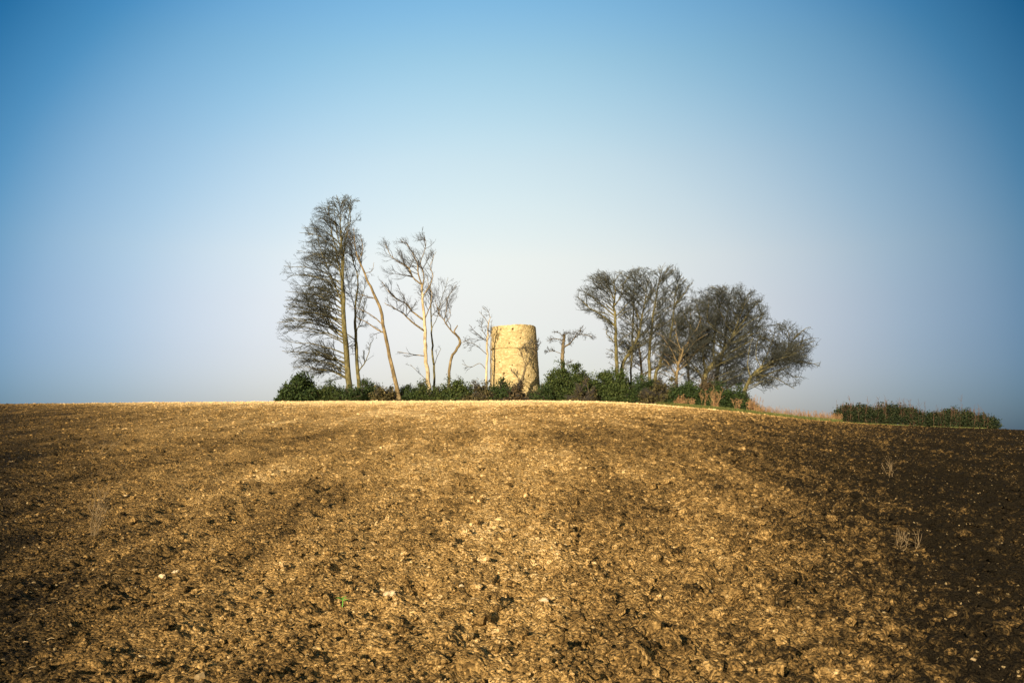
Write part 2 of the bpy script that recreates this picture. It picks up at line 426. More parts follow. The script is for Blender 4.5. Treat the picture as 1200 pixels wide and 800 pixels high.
def clod_size(g, n, r, x, y):
    base = g.lognormal(0, .6, n) * .0058 * (1 + r / 14) * np.clip(1 + .10 * (x + .1 * y) / (.5 + .08 * y), .8, 1.9)
    return np.clip(base, .003, .05)
V1, F1_ = lumps(130000, clod_size, 11, sub=0)
def lump_size(g, n, r, x, y):
    base = g.lognormal(0, .45, n) * .013 * (1 + r / 30) * np.clip(1 + .22 * (x + .1 * y) / (.5 + .08 * y), .8, 2.6)
    return np.clip(base, .008, .10)
V2, F2_ = lumps(7000, lump_size, 13, sub=1, flat=(.5, .8), xbias=.5)
V3, F3_ = lumps(9000, lambda g, n, r, x, y: np.clip(g.lognormal(0, .5, n) * .0155 * (1 + r / 22), .006, .085), 17, sub=1, flat=(.6, 1.0), side=True)
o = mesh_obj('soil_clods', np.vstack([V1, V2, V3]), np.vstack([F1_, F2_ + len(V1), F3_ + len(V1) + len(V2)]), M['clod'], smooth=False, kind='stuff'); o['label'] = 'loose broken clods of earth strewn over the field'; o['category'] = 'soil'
def flint_size(g, n, r, x, y): return np.clip(g.lognormal(0, .5, n) * .0048 * (1 + r / 14), .002, .03)
V, Fc = lumps(2000, flint_size, 12, rmax=60, flat=(.4, .8), sub=0)
o = mesh_obj('flint_chips', V, Fc, M['flint_chip'], smooth=False, kind='stuff'); o['label'] = 'small pale flint chips scattered over the soil'; o['category'] = 'stones'

# bits of straw lying on the soil
def straw():
    g = np.random.default_rng(5); n = 900
    r = 3.6 * (40 / 3.6) ** (g.random(n) ** .8); a = np.radians(g.uniform(-38, 38, n))
    x, y = r * np.sin(a), r * np.cos(a); z = ground(x, y) + .012
    th = g.uniform(0, 6.28, n); L = g.uniform(.015, .055, n) * (1 + r / 50); tilt = g.normal(.08, .12, n)
    d = np.stack([np.cos(th) * np.cos(tilt), np.sin(th) * np.cos(tilt), np.abs(np.sin(tilt))], -1)
    p0 = np.stack([x, y, z], -1); t = np.linspace(0, 1, 3)
    P = p0[:, None] + d[:, None] * (L[:, None] * t)[..., None]
    P[:, 1] += g.normal(0, .004, (n, 3))
    T = Tubes(); T.add(P, (np.ones((n, 3)) * .0009 * (1 + r / 12)[:, None]), 3)
    o = T.build('straw_litter', M['straw'], kind='stuff'); o['label'] = 'scattered pale straw bits on the soil'; o['category'] = 'straw'
straw()

# ------------------------------------------------------------------ the stone tower
def tower_mat():
    m, t, b = mat('rubble_stone')
    g = N(t, 'ShaderNodeNewGeometry')
    mp = N(t, 'ShaderNodeMapping'); mp.inputs['Scale'].default_value = (1, 1, 1.9); t.links.new(g.outputs['Position'], mp.inputs[0])
    vo = N(t, 'ShaderNodeTexVoronoi', Scale=3.4); vo.feature = 'F1'; t.links.new(mp.outputs[0], vo.inputs['Vector'])
    ve = N(t, 'ShaderNodeTexVoronoi', Scale=3.4); ve.feature = 'DISTANCE_TO_EDGE'; t.links.new(mp.outputs[0], ve.inputs['Vector'])
    n = N(t, 'ShaderNodeTexNoise', Scale=1.1, Detail=8.0, Roughness=.7); t.links.new(g.outputs['Position'], n.inputs['Vector'])
    n2 = N(t, 'ShaderNodeTexNoise', Scale=9.0, Detail=6.0, Roughness=.7); t.links.new(g.outputs['Position'], n2.inputs['Vector'])
    f = math_n(t, 'ADD', math_n(t, 'MULTIPLY', N_sep(t, vo.outputs['Color']), .45), math_n(t, 'MULTIPLY', n.outputs[0], .55))
    c = ramp_node(t, f, [(.2, (.20, .155, .072)), (.42, (.30, .233, .112)), (.6, (.355, .282, .143)), (.85, (.44, .365, .215))]).outputs[0]
    mort = math_n(t, 'LESS_THAN', ve.outputs['Distance'], .055)
    c = mixc(t, math_n(t, 'MULTIPLY', mort, .4), c, (.24, .18, .085))
    c = mixc(t, math_n(t, 'MULTIPLY', math_n(t, 'GREATER_THAN', n2.outputs[0], .64), .22), c, (.15, .105, .05))
    t.links.new(c, b.inputs['Base Color'])
    h = math_n(t, 'ADD', math_n(t, 'MULTIPLY', math_n(t, 'MINIMUM', ve.outputs['Distance'], .12), 4.0), math_n(t, 'MULTIPLY', n2.outputs[0], .5))
    bp = N(t, 'ShaderNodeBump', Strength=.7, Distance=.05); t.links.new(h, bp.inputs['Height']); t.links.new(bp.outputs[0], b.inputs['Normal'])
    return m
M['stone'] = tower_mat()

def build_tower():
    Y = 97.0
    bc = at(605, 475, Y); tcn = at(602, 384, Y)
    zb = float(hbase(bc[0], Y)) - .3; zt = tcn[2]
    root = empty('stone_tower', (bc[0], Y, zb + .3), 'round golden rubble stone tower stump with ragged roofless top', 'tower')
    nA, nZ = 360, 150; th = .55
    a = np.arange(nA) / nA * 2 * np.pi
    tt = np.linspace(0, 1, nZ)
    zz = zb + tt * (zt - zb)
    top = .05 * noise(np.cos(a) * 3 + 9, np.sin(a) * 3, 2) + .035 * noise(np.cos(a) * 11 + 9, np.sin(a) * 11, 4) + .10 * np.clip(np.cos(a - R(-55)) * 3 - 2, 0, 1)
    Z = zz[:, None] + top[None] * (tt[:, None] ** 6)
    rad = (2.66 - .30 * tt)[:, None] + np.zeros(nA)
    zs = at(602, 409.5, Y)[2]                                  # height of the offset where the wall steps
    rad = rad + np.where(Z > zs, .015, 0)
    arc = a[None] * 2.5
    w1, v1 = worley(arc * 3.2 + 0 * Z, Z * 5.5 + 0 * arc, 3)
    rad = rad + .05 * np.clip(.55 - w1, 0, 1) * (v1 - .2) + .02 * noise(arc * 1.3 + 0 * Z, Z * 1.3, 7) + .02 * noise(arc * 5 + 0 * Z, Z * 5, 8)
    # putlog holes and lost stones: (pixel x, pixel y)
    ang = np.arctan2(np.sin(a), np.cos(a))
    for hx, hy, hr in ((582, 390, .16), (587, 385.5, .12), (602, 385.5, .13), (590, 438, .16), (597, 402, .08), (611, 396, .09), (585, 424, .09), (619, 440, .1), (600, 428, .08)):
        p = at(hx, hy, Y - 2.4)
        ax = -math.pi / 2 + math.asin(max(-1, min(1, (p[0] - (bc[0] + (tcn[0] - bc[0]) * .6)) / 2.5)))
        dd = np.hypot((np.angle(np.exp(1j * (a - ax)))[None] * 2.5), Z - p[2])
        rad = rad - .3 * np.clip((hr - dd) / .06, 0, 1)
    cx = bc[0] + (tcn[0] - bc[0]) * tt[:, None]
    O = np.stack([cx + rad * np.cos(a), Y + rad * np.sin(a), Z], -1)
    rin = np.clip(rad - th, None, 2.2); rin = 2.66 - .30 * tt[:, None] - th + .03 * noise(arc * 2, Z * 2, 17)
    I = np.stack([cx + rin * np.cos(a), Y + rin * np.sin(a), Z], -1)[::-1]
    # a rough wall head between the two faces
    mid = (O[-1] + I[0]) / 2; mid[:, 2] += .05 * noise(a * 9, a * 0, 5) 
    G = np.concatenate([O, mid[None], I], 0); nr = len(G)
    i = np.arange(nr - 1)[:, None] * nA; j = np.arange(nA)[None]; j2 = (j + 1) % nA
    Fq = np.stack([i + j, i + j2, i + nA + j2, i + nA + j], -1).reshape(-1, 4)
    mesh_obj('wall', G.reshape(-1, 3), Fq, M['stone'], root, smooth=False)
    # string course: a thin band of projecting stones
    nB = 200; b = np.arange(nB) / nB * 2 * np.pi
    ts = (zs - zb) / (zt - zb); cxs = bc[0] + (tcn[0] - bc[0]) * ts; r0 = 2.66 - .3 * ts
    prof = [(-.12, -.05), (.10, -.055), (.11, .03), (-.12, .07)]
    ring = []
    for pr, pz in prof:
        jit = .025 * noise(b * 9 + 3, b * 0 + pz * 9, 9)
        ring.append(np.stack([cxs + (r0 + pr + jit) * np.cos(b), Y + (r0 + pr + jit) * np.sin(b), zs + pz + jit * .6 + .03 * noise(b * 2, b * 0, 3)], -1))
    G = np.array(ring); i = np.arange(4)[:, None] * nB; i2 = ((np.arange(4) + 1) % 4)[:, None] * nB; j = np.arange(nB)[None]; j2 = (j + 1) % nB
    mesh_obj('string_course', G.reshape(-1, 3), np.stack([i + j, i + j2, i2 + j2, i2 + j], -1).reshape(-1, 4), M['stone'], root, smooth=False)
build_tower()

# ------------------------------------------------------------------ bare trees
def grow(P, L, r, n_per, lratio, ang, bias, bw, k, t0=.25, curl=.35, jit=.16, g=None, lmin=.15):
    """children of every polyline in P (N,K,3); bias: the way the wind or the light pulls"""
    Np, K, _ = P.shape
    cnt = np.maximum(1, g.poisson(np.broadcast_to(n_per, (Np,))))
    idx = np.repeat(np.arange(Np), cnt); n = len(idx)
    t = t0 + (1 - t0) * g.random(n) ** .85
    u = t * (K - 1); i = np.minimum(u.astype(int), K - 2); fr = (u - i)[:, None]
    p0 = P[idx, i] * (1 - fr) + P[idx, i + 1] * fr
    T = unit(P[idx, i + 1] - P[idx, i])
    Q = unit(np.cross(T, unit(g.normal(size=(n, 3)))))
    a = R(1) * g.normal(ang, ang * .3, n)
    d = unit(T * np.cos(a)[:, None] + Q * np.sin(a)[:, None] + np.asarray(bias) * bw)
    ln = np.maximum(L[idx] * lratio * (1.15 - .65 * t) * g.uniform(.55, 1.25, n), lmin)
    pts = [p0]
    st = (ln / (k - 1))[:, None]
    for s in range(k - 1):
        pts.append(pts[-1] + d * st)
        d = unit(d + np.asarray(bias) * curl / (k - 1) * 2 + g.normal(0, jit, (n, 3)))
    C = np.stack(pts, 1)
    rad = np.minimum(r[idx] * (1 - .65 * t) * .75, .02 * ln ** .9 + .006)
    return C, ln, rad

TWIG_R = .0068
def tree(name, label, Y, trunk, limbs=(), auto=None, poly=None, bark='bark_olive', twigm='twig', bias=(-.6, 0, .35), group='bare trees round the tower',
         dens=(11, 9, 7), lrat=(.45, .5, .55), ang=(42, 38, 36), seed=1, limb_bark=None, category='bare tree', curl=.35, twr=1.0, trunk_limb=True, depth=.5):
    g = np.random.default_rng(seed)
    pts = [at(px, py, Y) for px, py, _ in trunk]; rr = [r_ * .8 for *_, r_ in trunk]
    gx = pts[0][0]; gz = float(hbase(gx, Y))
    base = np.array([gx, Y, gz - .15])
    if pts[0][2] > gz + .3: pts = [base] + pts; rr = [rr[0] * 1.25] + rr
    else: pts[0] = base
    pts = np.array(pts); pts[1:, 1] += g.normal(0, .25, len(pts) - 1)
    root = empty(name, (gx, Y, gz), label, category, group)
    K = 26
    tp = resample(pts, K); tr = np.interp(np.linspace(0, 1, K), np.linspace(0, 1, len(rr)), rr)
    tp[2:-1] += g.normal(0, .035, (K - 3, 3)) * np.minimum(1, tr[2:-1] * 8)[:, None]
    tr[0] *= 1.25; tr[1] *= 1.06
    T = Tubes(); T.add(tp, tr, 10, .07); T.build('trunk', M[bark], root)
    LP, LL, LR = [], [], []
    k = 14
    def add_limb(pp, r0, r1=None):
        p = resample(pp, k)
        ln = np.linalg.norm(np.diff(p, axis=0), axis=1).sum()
        p[2:] += g.normal(0, .021 * ln ** .8, (k - 2, 3)).cumsum(0) * .5
        if poly is not None:                                   # a limb ends where the crown ends
            ins = in_poly(*to_px(p), poly); ins[:5] = True
            if not ins.all():
                e = int(np.argmin(ins)); p = resample(p[:max(5, e)], k); ln = np.linalg.norm(np.diff(p, axis=0), axis=1).sum()
        LP.append(p); LL.append(ln); LR.append(r0)
    for lb in limbs:
        r0, px_ = lb
        dy = g.normal(0, depth) * 2; n = len(px_)
        pp = np.array([at(a, b, Y) + np.array([0, dy * i / (n - 1), 0]) for i, (a, b) in enumerate(px_)])
        # root the limb on the trunk
        dd = np.linalg.norm(tp[:, [0, 2]] - pp[0][[0, 2]], axis=1); j = dd.argmin(); near = dd[j]
        if near < .6: pp[0] = tp[j]
        else:
            best = None
            for q in LP[:len(limbs)]:
                e = np.linalg.norm(q[:, [0, 2]] - pp[0][[0, 2]], axis=1); jj = e.argmin()
                if best is None or e[jj] < best[0]: best = (e[jj], q[jj])
            if best is not None and best[0] < near: pp[:, 1] += best[1][1] - pp[0][1]; pp[0] = best[1]
            else: pp[0] = tp[j]
        add_limb(pp, r0 * .72)
    if auto:
        ext = np.array(auto['ext'], float); o_ = np.argsort(ext[:, 0]); ext = ext[o_]
        tx, ty = to_px(tp)
        for q in range(auto['n']):
            f_ = auto['t0'] + (auto.get('t1', .97) - auto['t0']) * (q + g.random()) / auto['n']
            u = f_ * (K - 1); i = min(int(u), K - 2); p0 = tp[i] + (tp[i + 1] - tp[i]) * (u - i)
            py0 = np.interp(u, np.arange(K), ty); px0 = np.interp(u, np.arange(K), tx)
            m = Y / F
            rise_px = auto.get('rise', .3) * g.uniform(.7, 1.35) * (1 + auto.get('fan', .6) * f_ ** 3)
            wl = max(2, px0 - np.interp(py0 - 12, ext[:, 0], ext[:, 1])); wr = max(2, np.interp(py0 - 12, ext[:, 0], ext[:, 2]) - px0)
            sgn = -1 if g.random() < (wl / (wl + wr)) ** .8 else 1
            cs = g.uniform(.25, 1) ** .6; ln = (wl if sgn < 0 else wr) * m
            dp = min((wl + wr) * .5, 45) * m * math.sqrt(1 - cs * cs) * (1 if g.random() < .5 else -1)
            h = np.array([sgn * ln * cs, dp, 0]) * g.uniform(.7, .98) * auto.get('reach', 1.0)
            hl = np.linalg.norm(h)
            up = np.array([0, 0, 1.0]) * hl
            ar = auto.get('arch', 0.0)
            pp = np.array([p0, p0 + h * .28 + up * rise_px * (.36 + .3 * ar), p0 + h * .62 + up * rise_px * (.72 + .3 * ar), p0 + h + up * rise_px])
            add_limb(pp, min(np.interp(u, np.arange(K), tr) * .36, .0105 * hl + .012))
    T = Tubes()
    for p, r0 in zip(LP, LR):
        Tl = Tubes(); Tl.add(p, np.linspace(r0, max(.018, r0 * .25), k), 6, .05); Tl.build('limb', M[limb_bark or bark], root)
    if trunk_limb:
        q = resample(tp[int(K * .72):], k); LP.append(q); LL.append(np.linalg.norm(np.diff(q, axis=0), axis=1).sum() * 1.1); LR.append(tr[int(K * .72)])
    P = np.array(LP); L = np.array(LL); rad = np.array(LR)
    C = Tubes()
    kk = (8, 6, 4)
    for lev in range(3):
        dn = dens[lev]
        nper = dn * np.clip(L / (2.6, 1.3, .75)[lev], .35, 2.2) if lev == 0 else dn * np.clip(L / (2.6, 1.2, .7)[lev], .4, 1.5)
        P2, L2, r2 = grow(P, L, rad, nper, lrat[lev], ang[lev], bias, (.18, .25, .3)[lev], kk[lev], g=g, curl=curl, t0=(.12, .15, .15)[lev])
        if poly is not None:
            ex, ey = to_px(P2[:, -1]); mx, my = to_px(P2[:, P2.shape[1] // 2])
            jx, jy = g.normal(0, 2.2, (2, len(ex)))
            ok = in_poly(ex + jx, ey + jy, poly) & in_poly(mx + jx, my + jy, poly)
            P2, L2, r2 = P2[ok], L2[ok], r2[ok]
        if len(P2) == 0: break
        tip = TWIG_R * twr
        r2 = np.maximum(r2, tip * (2.7, 1.5, 1.0)[lev])
        w_ = np.linspace(1, 0, kk[lev])[None]
        C.add(P2, r2[:, None] * w_ + tip * (1.2, .9, .75)[lev] * (1 - w_), (5, 3, 3)[lev])
        P, L, rad = P2, L2, r2
    if C.n: C.build('crown', M[twigm], root)
    return root

# -- the tall beeches on the left, swept to the left by the wind
tree('beech_tree', 'tallest bare beech, straight thick olive trunk, crown swept to the left', 95.5,
     [(407.5, 470, .46), (407, 440, .40), (404.5, 385, .32), (402, 330, .22), (400.5, 285, .13), (399, 252, .06), (401, 236, .03)],
     limbs=[(.12, [(403.5, 345), (399, 320), (393, 290), (388, 262), (385, 244)]), (.10, [(402, 325), (406, 300), (411, 272), (414, 250), (418, 238)]), (.11, [(404, 362), (395, 338), (384, 312), (374, 290), (366, 270)]), (.08, [(401, 300), (396, 276), (393, 254), (394, 238)]), (.07, [(401, 292), (408, 268), (409, 250), (408, 236)])],
     auto=dict(n=76, t0=.14, t1=.93, ext=[(222, 378, 424), (232, 372, 428), (244, 364, 428), (262, 354, 426), (285, 348, 420), (300, 322, 419), (318, 318, 418), (345, 322, 418), (372, 312, 420), (390, 304, 420), (412, 318, 420), (428, 334, 416), (448, 360, 412)], rise=.2, arch=.8, fan=4.0, reach=1.1),
     poly=[(384, 232), (392, 229), (404, 227), (416, 230), (428, 238), (426, 254), (420, 275), (422, 320), (421, 400), (418, 432), (404, 452), (372, 450), (345, 440), (322, 402), (318, 386), (331, 366), (334, 350), (325, 318), (330, 301), (346, 295), (349, 276), (357, 256), (368, 240)],
     bias=(-.42, 0, .12), dens=(7, 5.5, 2.8), lrat=(.38, .5, .6), ang=(42, 40, 38), seed=3, curl=.3, twigm='twig_olive')
tree('beech_tree', 'slimmer upright bare beech close on the right of the tallest trunk', 97,
     [(421.5, 470, .30), (420.5, 450, .26), (418.5, 415, .22), (417, 385, .19), (416, 360, .14), (419, 328, .09), (412, 300, .06), (410, 268, .03)],
     limbs=[(.09, [(418, 402), (410, 393), (401, 388), (388, 380)]), (.10, [(420.5, 436), (427, 426), (431, 416), (433, 404)]), (.07, [(418, 392), (424, 372), (427, 352)]),
            (.06, [(417, 372), (424, 352), (430, 330)]), (.06, [(416, 360), (408, 335), (404, 310)]), (.05, [(420, 330), (424, 300), (418, 276)])],
     poly=[(384, 270), (425, 262), (432, 300), (436, 400), (436, 440), (400, 440), (384, 400)], bias=(-.4, 0, .4), dens=(12, 7, 5), seed=5, twigm='twig_olive')
tree('beech_tree', 'half dead beech leaning left with pale stripped base and bare splintered top', 92.5,
     [(469, 470, .30), (463, 445, .25), (456, 412, .22), (451, 388, .20), (444.5, 358, .18), (436, 338, .15), (428, 323, .13), (420, 303, .09), (415.5, 286, .06), (414, 266, .03)],
     limbs=[(.13, [(450, 394), (443, 387), (432, 379), (420, 373)]), (.08, [(446, 380), (438, 372), (426, 366), (416, 362)]), (.07, [(442, 352), (434, 348), (424, 344), (415, 342)]),
            (.05, [(428, 323), (434, 316), (436, 304)]), (.05, [(420, 303), (424, 290), (421, 276)]), (.04, [(416, 288), (410, 278), (408, 268)]), (.04, [(463, 446), (456, 440), (450, 436)])],
     poly=[(404, 262), (424, 262), (438, 300), (440, 330), (456, 390), (455, 442), (430, 400), (405, 395), (404, 330)], bark='bark_brown', bias=(-.2, 0, .2), dens=(7, 4, 4), lrat=(.36, .45, .55), seed=8, trunk_limb=True)
# -- the pale trees in the middle
tree('beech_tree', 'pale barked bare tree with long crooked limbs reaching up and left', 98,
     [(502.5, 470, .33), (502, 452, .29), (499.5, 418, .24), (498, 388, .21), (495.5, 356, .17), (494, 333, .13)],
     limbs=[(.15, [(497.5, 387), (486, 380), (476, 371), (463, 363), (453, 357)]), (.14, [(495, 375), (484, 366), (477, 356), (466, 350), (455, 340), (448, 330)]),
            (.12, [(494, 335), (484, 325), (478, 312), (466, 304), (457, 297), (450, 286)]), (.11, [(494, 333), (489, 318), (489, 306), (484, 294), (478, 283), (470, 277)]),
            (.11, [(494, 340), (496, 320), (492, 306), (496, 294), (498, 280), (497, 268)]), (.09, [(494, 345), (503, 334), (507, 320), (504, 310), (508, 298), (511, 292)]),
            (.08, [(499, 372), (503, 360), (506, 345), (502, 330), (500, 318)]), (.08, [(499, 418), (488, 416), (478, 415), (466, 413)]), (.05, [(502, 452), (494, 446), (486, 440), (478, 433)]), (.04, [(501, 448), (492, 437), (482, 428)])],
     poly=[(438, 284), (450, 276), (470, 276), (488, 264), (500, 264), (512, 286), (512, 330), (508, 380), (506, 440), (480, 448), (462, 420), (462, 410), (490, 405), (488, 385), (470, 375), (450, 364), (446, 350), (438, 300)],
     bark='bark_pale', limb_bark='bark_brown', bias=(-.4, 0, .45), dens=(6, 5, 3), lrat=(.42, .5, .55), seed=13)
tree('slender_tree', 'thin upright bare tree close on the right of the pale barked tree', 99.5,
     [(508, 470, .17), (508.5, 440, .15), (507, 410, .13), (506, 385, .10), (505, 352, .07), (505, 330, .03)],
     limbs=[(.05, [(506, 384), (513, 370), (517, 354), (523, 340), (526, 330)]), (.05, [(506, 372), (512, 362), (520, 350), (534, 336)]), (.04, [(505, 360), (500, 350), (496, 342)]), (.05, [(508, 425), (514, 416), (518, 408)])],
     poly=[(494, 330), (515, 320), (540, 326), (536, 350), (522, 380), (518, 430), (500, 430), (500, 360)], bark='bark_olive', bias=(.15, 0, .5), dens=(6, 5, 3.5), lrat=(.44, .5, .55), seed=17)
tree('crooked_tree', 'crooked bare tree with a bent trunk snapped short near its top', 96.5,
     [(527, 470, .21), (526.5, 446, .19), (528, 422, .17), (534, 411, .17), (539, 402, .18), (537, 395, .15), (532.5, 389, .10), (536, 381, .06)],
     limbs=[(.11, [(536, 396), (527, 386), (521, 376), (515.5, 369), (520, 360)]), (.06, [(520, 376), (523, 362), (526, 346), (535, 332)]), (.06, [(516, 370), (512, 360), (508, 350)]),
            (.05, [(524, 380), (528, 370), (527, 360), (524, 352)]), (.03, [(539, 402), (546, 400), (552, 398)])],
     poly=[(506, 345), (524, 335), (540, 326), (540, 345), (532, 360), (534, 384), (552, 394), (552, 404), (538, 410), (505, 372)], bark='bark_brown', bias=(0, 0, .5), dens=(6, 5, 3.5), lrat=(.44, .5, .55), seed=19, trunk_limb=False)
tree('slender_tree', 'pale slim bare tree standing against the left side of the tower', 94,
     [(570, 470, .17), (570, 445, .15), (570.5, 415, .13), (571.5, 392, .10), (573, 378, .06), (575, 371, .03)],
     limbs=[(.06, [(571, 402), (564, 396), (557, 390), (551, 383)]), (.05, [(570, 415), (562, 409), (554, 405), (546, 404)]), (.05, [(571, 398), (576, 390), (578, 380)]), (.05, [(573, 380), (568, 372), (563, 365)]),
            (.05, [(570, 430), (562, 426), (552, 430), (541, 427)]), (.04, [(571, 394), (566, 386), (566, 378)]), (.04, [(575, 372), (571, 364), (564, 358)])],
     poly=[(536, 400), (550, 376), (556, 354), (576, 358), (580, 380), (578, 440), (556, 444), (538, 432)], bark='bark_pale', limb_bark='bark_dark', twigm='twig', bias=(-.4, 0, .35), dens=(7, 5, 4), lrat=(.44, .5, .55), seed=23, curl=.25)
tree('sapling', 'thin dark stemmed sapling pressed to the left edge of the tower', 98.5,
     [(575, 470, .10), (575, 440, .085), (575, 412, .065), (575.4, 388, .035), (576, 376, .012)],
     limbs=[(.03, [(575.6, 420), (579, 414), (582, 410)]), (.03, [(575.7, 410), (572, 402), (570, 394)])],
     poly=[(562, 372), (586, 372), (586, 450), (562, 450)], bark='bark_dark', bias=(-.1, 0, .4), dens=(10, 5, 4), lrat=(.36, .5, .55), seed=27)
tree('crooked_tree', 'small dark forked tree standing in front of the tower', 92.8,
     [(609.5, 470, .17), (610, 452, .15), (612.5, 442, .14), (615, 432, .13), (616, 427, .12)],
     limbs=[(.095, [(615.5, 430), (620, 424), (625, 418), (626, 410), (628, 402)]), (.07, [(616, 427), (613, 420), (611, 412), (611, 404)]), (.05, [(616, 427), (618, 416), (620, 406), (622, 396)]),
            (.04, [(625, 418), (629, 410), (632, 402)]), (.03, [(613, 440), (607, 438), (602, 437)]), (.035, [(611, 446), (605, 440), (600, 433)])],
     poly=[(598, 430), (604, 410), (608, 398), (618, 390), (630, 390), (636, 400), (630, 420), (618, 446), (600, 444)], bark='bark_dark', twigm='twig', bias=(0, 0, .4), dens=(14, 8, 6), lrat=(.44, .5, .55), seed=29, trunk_limb=False, twr=1.15)
tree('windswept_tree', 'small flat topped windswept tree alone between tower and right hand trees', 95,
     [(659.5, 470, .33), (659.5, 448, .29), (659.5, 425, .26), (659.8, 408, .23), (661, 392, .13)],
     limbs=[(.13, [(660, 408), (667, 403), (672, 398), (674, 395)]), (.05, [(672, 397), (680, 393), (690, 395), (699, 396)]), (.06, [(660, 400), (652, 396), (645, 397), (640, 399)]), (.06, [(661, 396), (664, 391), (668, 389)]),
            (.05, [(659, 414), (651, 412), (644, 412), (639, 413)]), (.045, [(660, 428), (666, 426), (672, 422)]), (.04, [(660, 396), (655, 391), (649, 390)]), (.04, [(672, 397), (678, 388), (683, 383)])],
     poly=[(637, 416), (641, 394), (650, 387), (668, 386), (682, 382), (702, 392), (700, 400), (676, 397), (668, 410), (672, 418), (674, 430), (662, 430), (652, 418), (636, 420)],
     bark='bark_dark', bias=(-.3, 0, .25), dens=(30, 9, 5), lrat=(.38, .5, .55), seed=31, twr=1.1)
# -- the grove on the right
GR = 'bare trees crowded right of the tower'
CROWN_A = [(668, 350), (676, 332), (692, 322), (700, 314), (716, 318), (735, 316), (750, 312), (764, 313), (770, 318), (785, 309), (796, 312), (800, 324), (812, 330), (806, 350), (800, 400), (790, 436), (700, 440), (706, 420), (712, 400), (704, 380), (676, 364)]
tree('beech_tree', 'forked olive trunked beech at the left end of the right hand grove', 97,
     [(724, 470, .30), (723.5, 440, .26), (722, 415, .23), (721, 385, .19), (720, 362, .15), (721, 342, .09), (719, 326, .04)],
     limbs=[(.15, [(720, 380), (710, 373), (702, 367), (692, 363), (684, 356), (676, 350)]), (.10, [(718, 370), (706, 358), (696, 348), (686, 340)]), (.10, [(722, 400), (714, 396), (709, 390), (712, 382)]),
            (.09, [(720, 362), (727, 348), (730, 335), (736, 322)]), (.09, [(721, 350), (712, 338), (708, 328), (706, 318)]), (.08, [(722, 372), (730, 362), (738, 352), (744, 340)])],
     auto=dict(n=40, t0=.22, ext=[(310, 690, 744), (340, 672, 750), (370, 690, 752), (400, 706, 745), (440, 712, 735)], rise=.5),
     poly=CROWN_A, bias=(-.3, 0, .4), dens=(9, 7, 3.5), twigm='twig_olive', seed=37, group=GR)
tree('beech_tree', 'grove beech with a stem curving right from beside the forked trunk', 98.5,
     [(728, 470, .28), (727, 446, .25), (731, 424, .22), (740, 408, .19), (748, 394, .16), (752, 372, .12), (757, 348, .07), (759, 328, .03)],
     limbs=[(.1, [(740, 408), (748, 402), (756, 396), (765, 385)]), (.09, [(752, 375), (744, 360), (742, 345), (738, 330)]), (.08, [(755, 356), (764, 344), (770, 330)])],
     auto=dict(n=40, t0=.2, ext=[(310, 720, 790), (350, 712, 790), (400, 720, 780), (440, 725, 760)], rise=.5),
     poly=CROWN_A, bias=(-.2, 0, .45), dens=(9, 7, 3.5), twigm='twig_olive', seed=41, group=GR)
tree('slender_tree', 'thin straight bare stem between the curved beech and the tall grove trunk', 101,
     [(740, 470, .15), (740, 430, .13), (741, 395, .11), (742, 360, .08), (743, 330, .04), (745, 316, .02)],
     auto=dict(n=34, t0=.2, ext=[(310, 726, 765), (350, 720, 768), (400, 726, 758), (440, 730, 752)], rise=.7),
     poly=CROWN_A, bias=(-.1, 0, .5), dens=(9, 7, 3.5), twigm='twig_olive', seed=43, group=GR)
tree('beech_tree', 'tallest straight trunked beech of the right hand grove', 99,
     [(761, 470, .25), (761, 440, .22), (761, 405, .19), (764, 375, .15), (769, 345, .10), (774, 322, .05), (776, 312, .02)],
     auto=dict(n=56, t0=.14, ext=[(306, 752, 796), (330, 742, 806), (360, 735, 810), (400, 742, 800), (440, 748, 780)], rise=.6),
     poly=CROWN_A, bias=(0, 0, .5), dens=(9, 7, 3.5), twigm='twig_olive', seed=47, group=GR)
tree('beech_tree', 'grove beech leaning right beside the tallest straight trunk', 97.5,
     [(767, 470, .25), (768, 440, .22), (775, 420, .19), (784, 398, .15), (788, 375, .11), (792, 345, .07), (797, 322, .03)],
     limbs=[(.08, [(784, 398), (794, 388), (804, 372), (812, 350)]), (.07, [(770, 436), (782, 426), (794, 420), (806, 418)]), (.07, [(790, 360), (800, 345), (806, 335), (812, 329)])],
     auto=dict(n=46, t0=.14, ext=[(310, 778, 812), (350, 765, 825), (400, 765, 820), (440, 765, 805)], rise=.55),
     poly=[(752, 310), (796, 308), (800, 324), (813, 328), (820, 350), (822, 440), (750, 440)], bias=(0, 0, .45), dens=(9, 7, 3.5), twigm='twig_olive', seed=53, group=GR)
tree('thorn_tree', 'low bushy bare tree with many spreading limbs left of the big oak', 94,
     [(794, 470, .22), (793, 448, .20), (795, 432, .18), (798, 420, .15), (801, 405, .11)],
     limbs=[(.09, [(794, 440), (784, 426), (774, 418), (764, 412)]), (.09, [(796, 430), (789, 414), (781, 402), (774, 394)]), (.09, [(797, 424), (796, 405), (792, 388), (790, 372)]), (.08, [(800, 410), (808, 396), (816, 384), (820, 372)]),
            (.08, [(796, 436), (808, 424), (818, 412), (828, 404)])],
     auto=dict(n=34, t0=.15, ext=[(360, 780, 830), (390, 768, 836), (420, 764, 836), (445, 770, 826)], rise=.5),
     poly=[(758, 430), (762, 400), (772, 378), (785, 362), (810, 356), (832, 366), (838, 400), (836, 440), (760, 444)], bark='bark_brown', bias=(0, 0, .35), dens=(9, 6, 3.5), twigm='twig_olive', seed=59, group=GR)
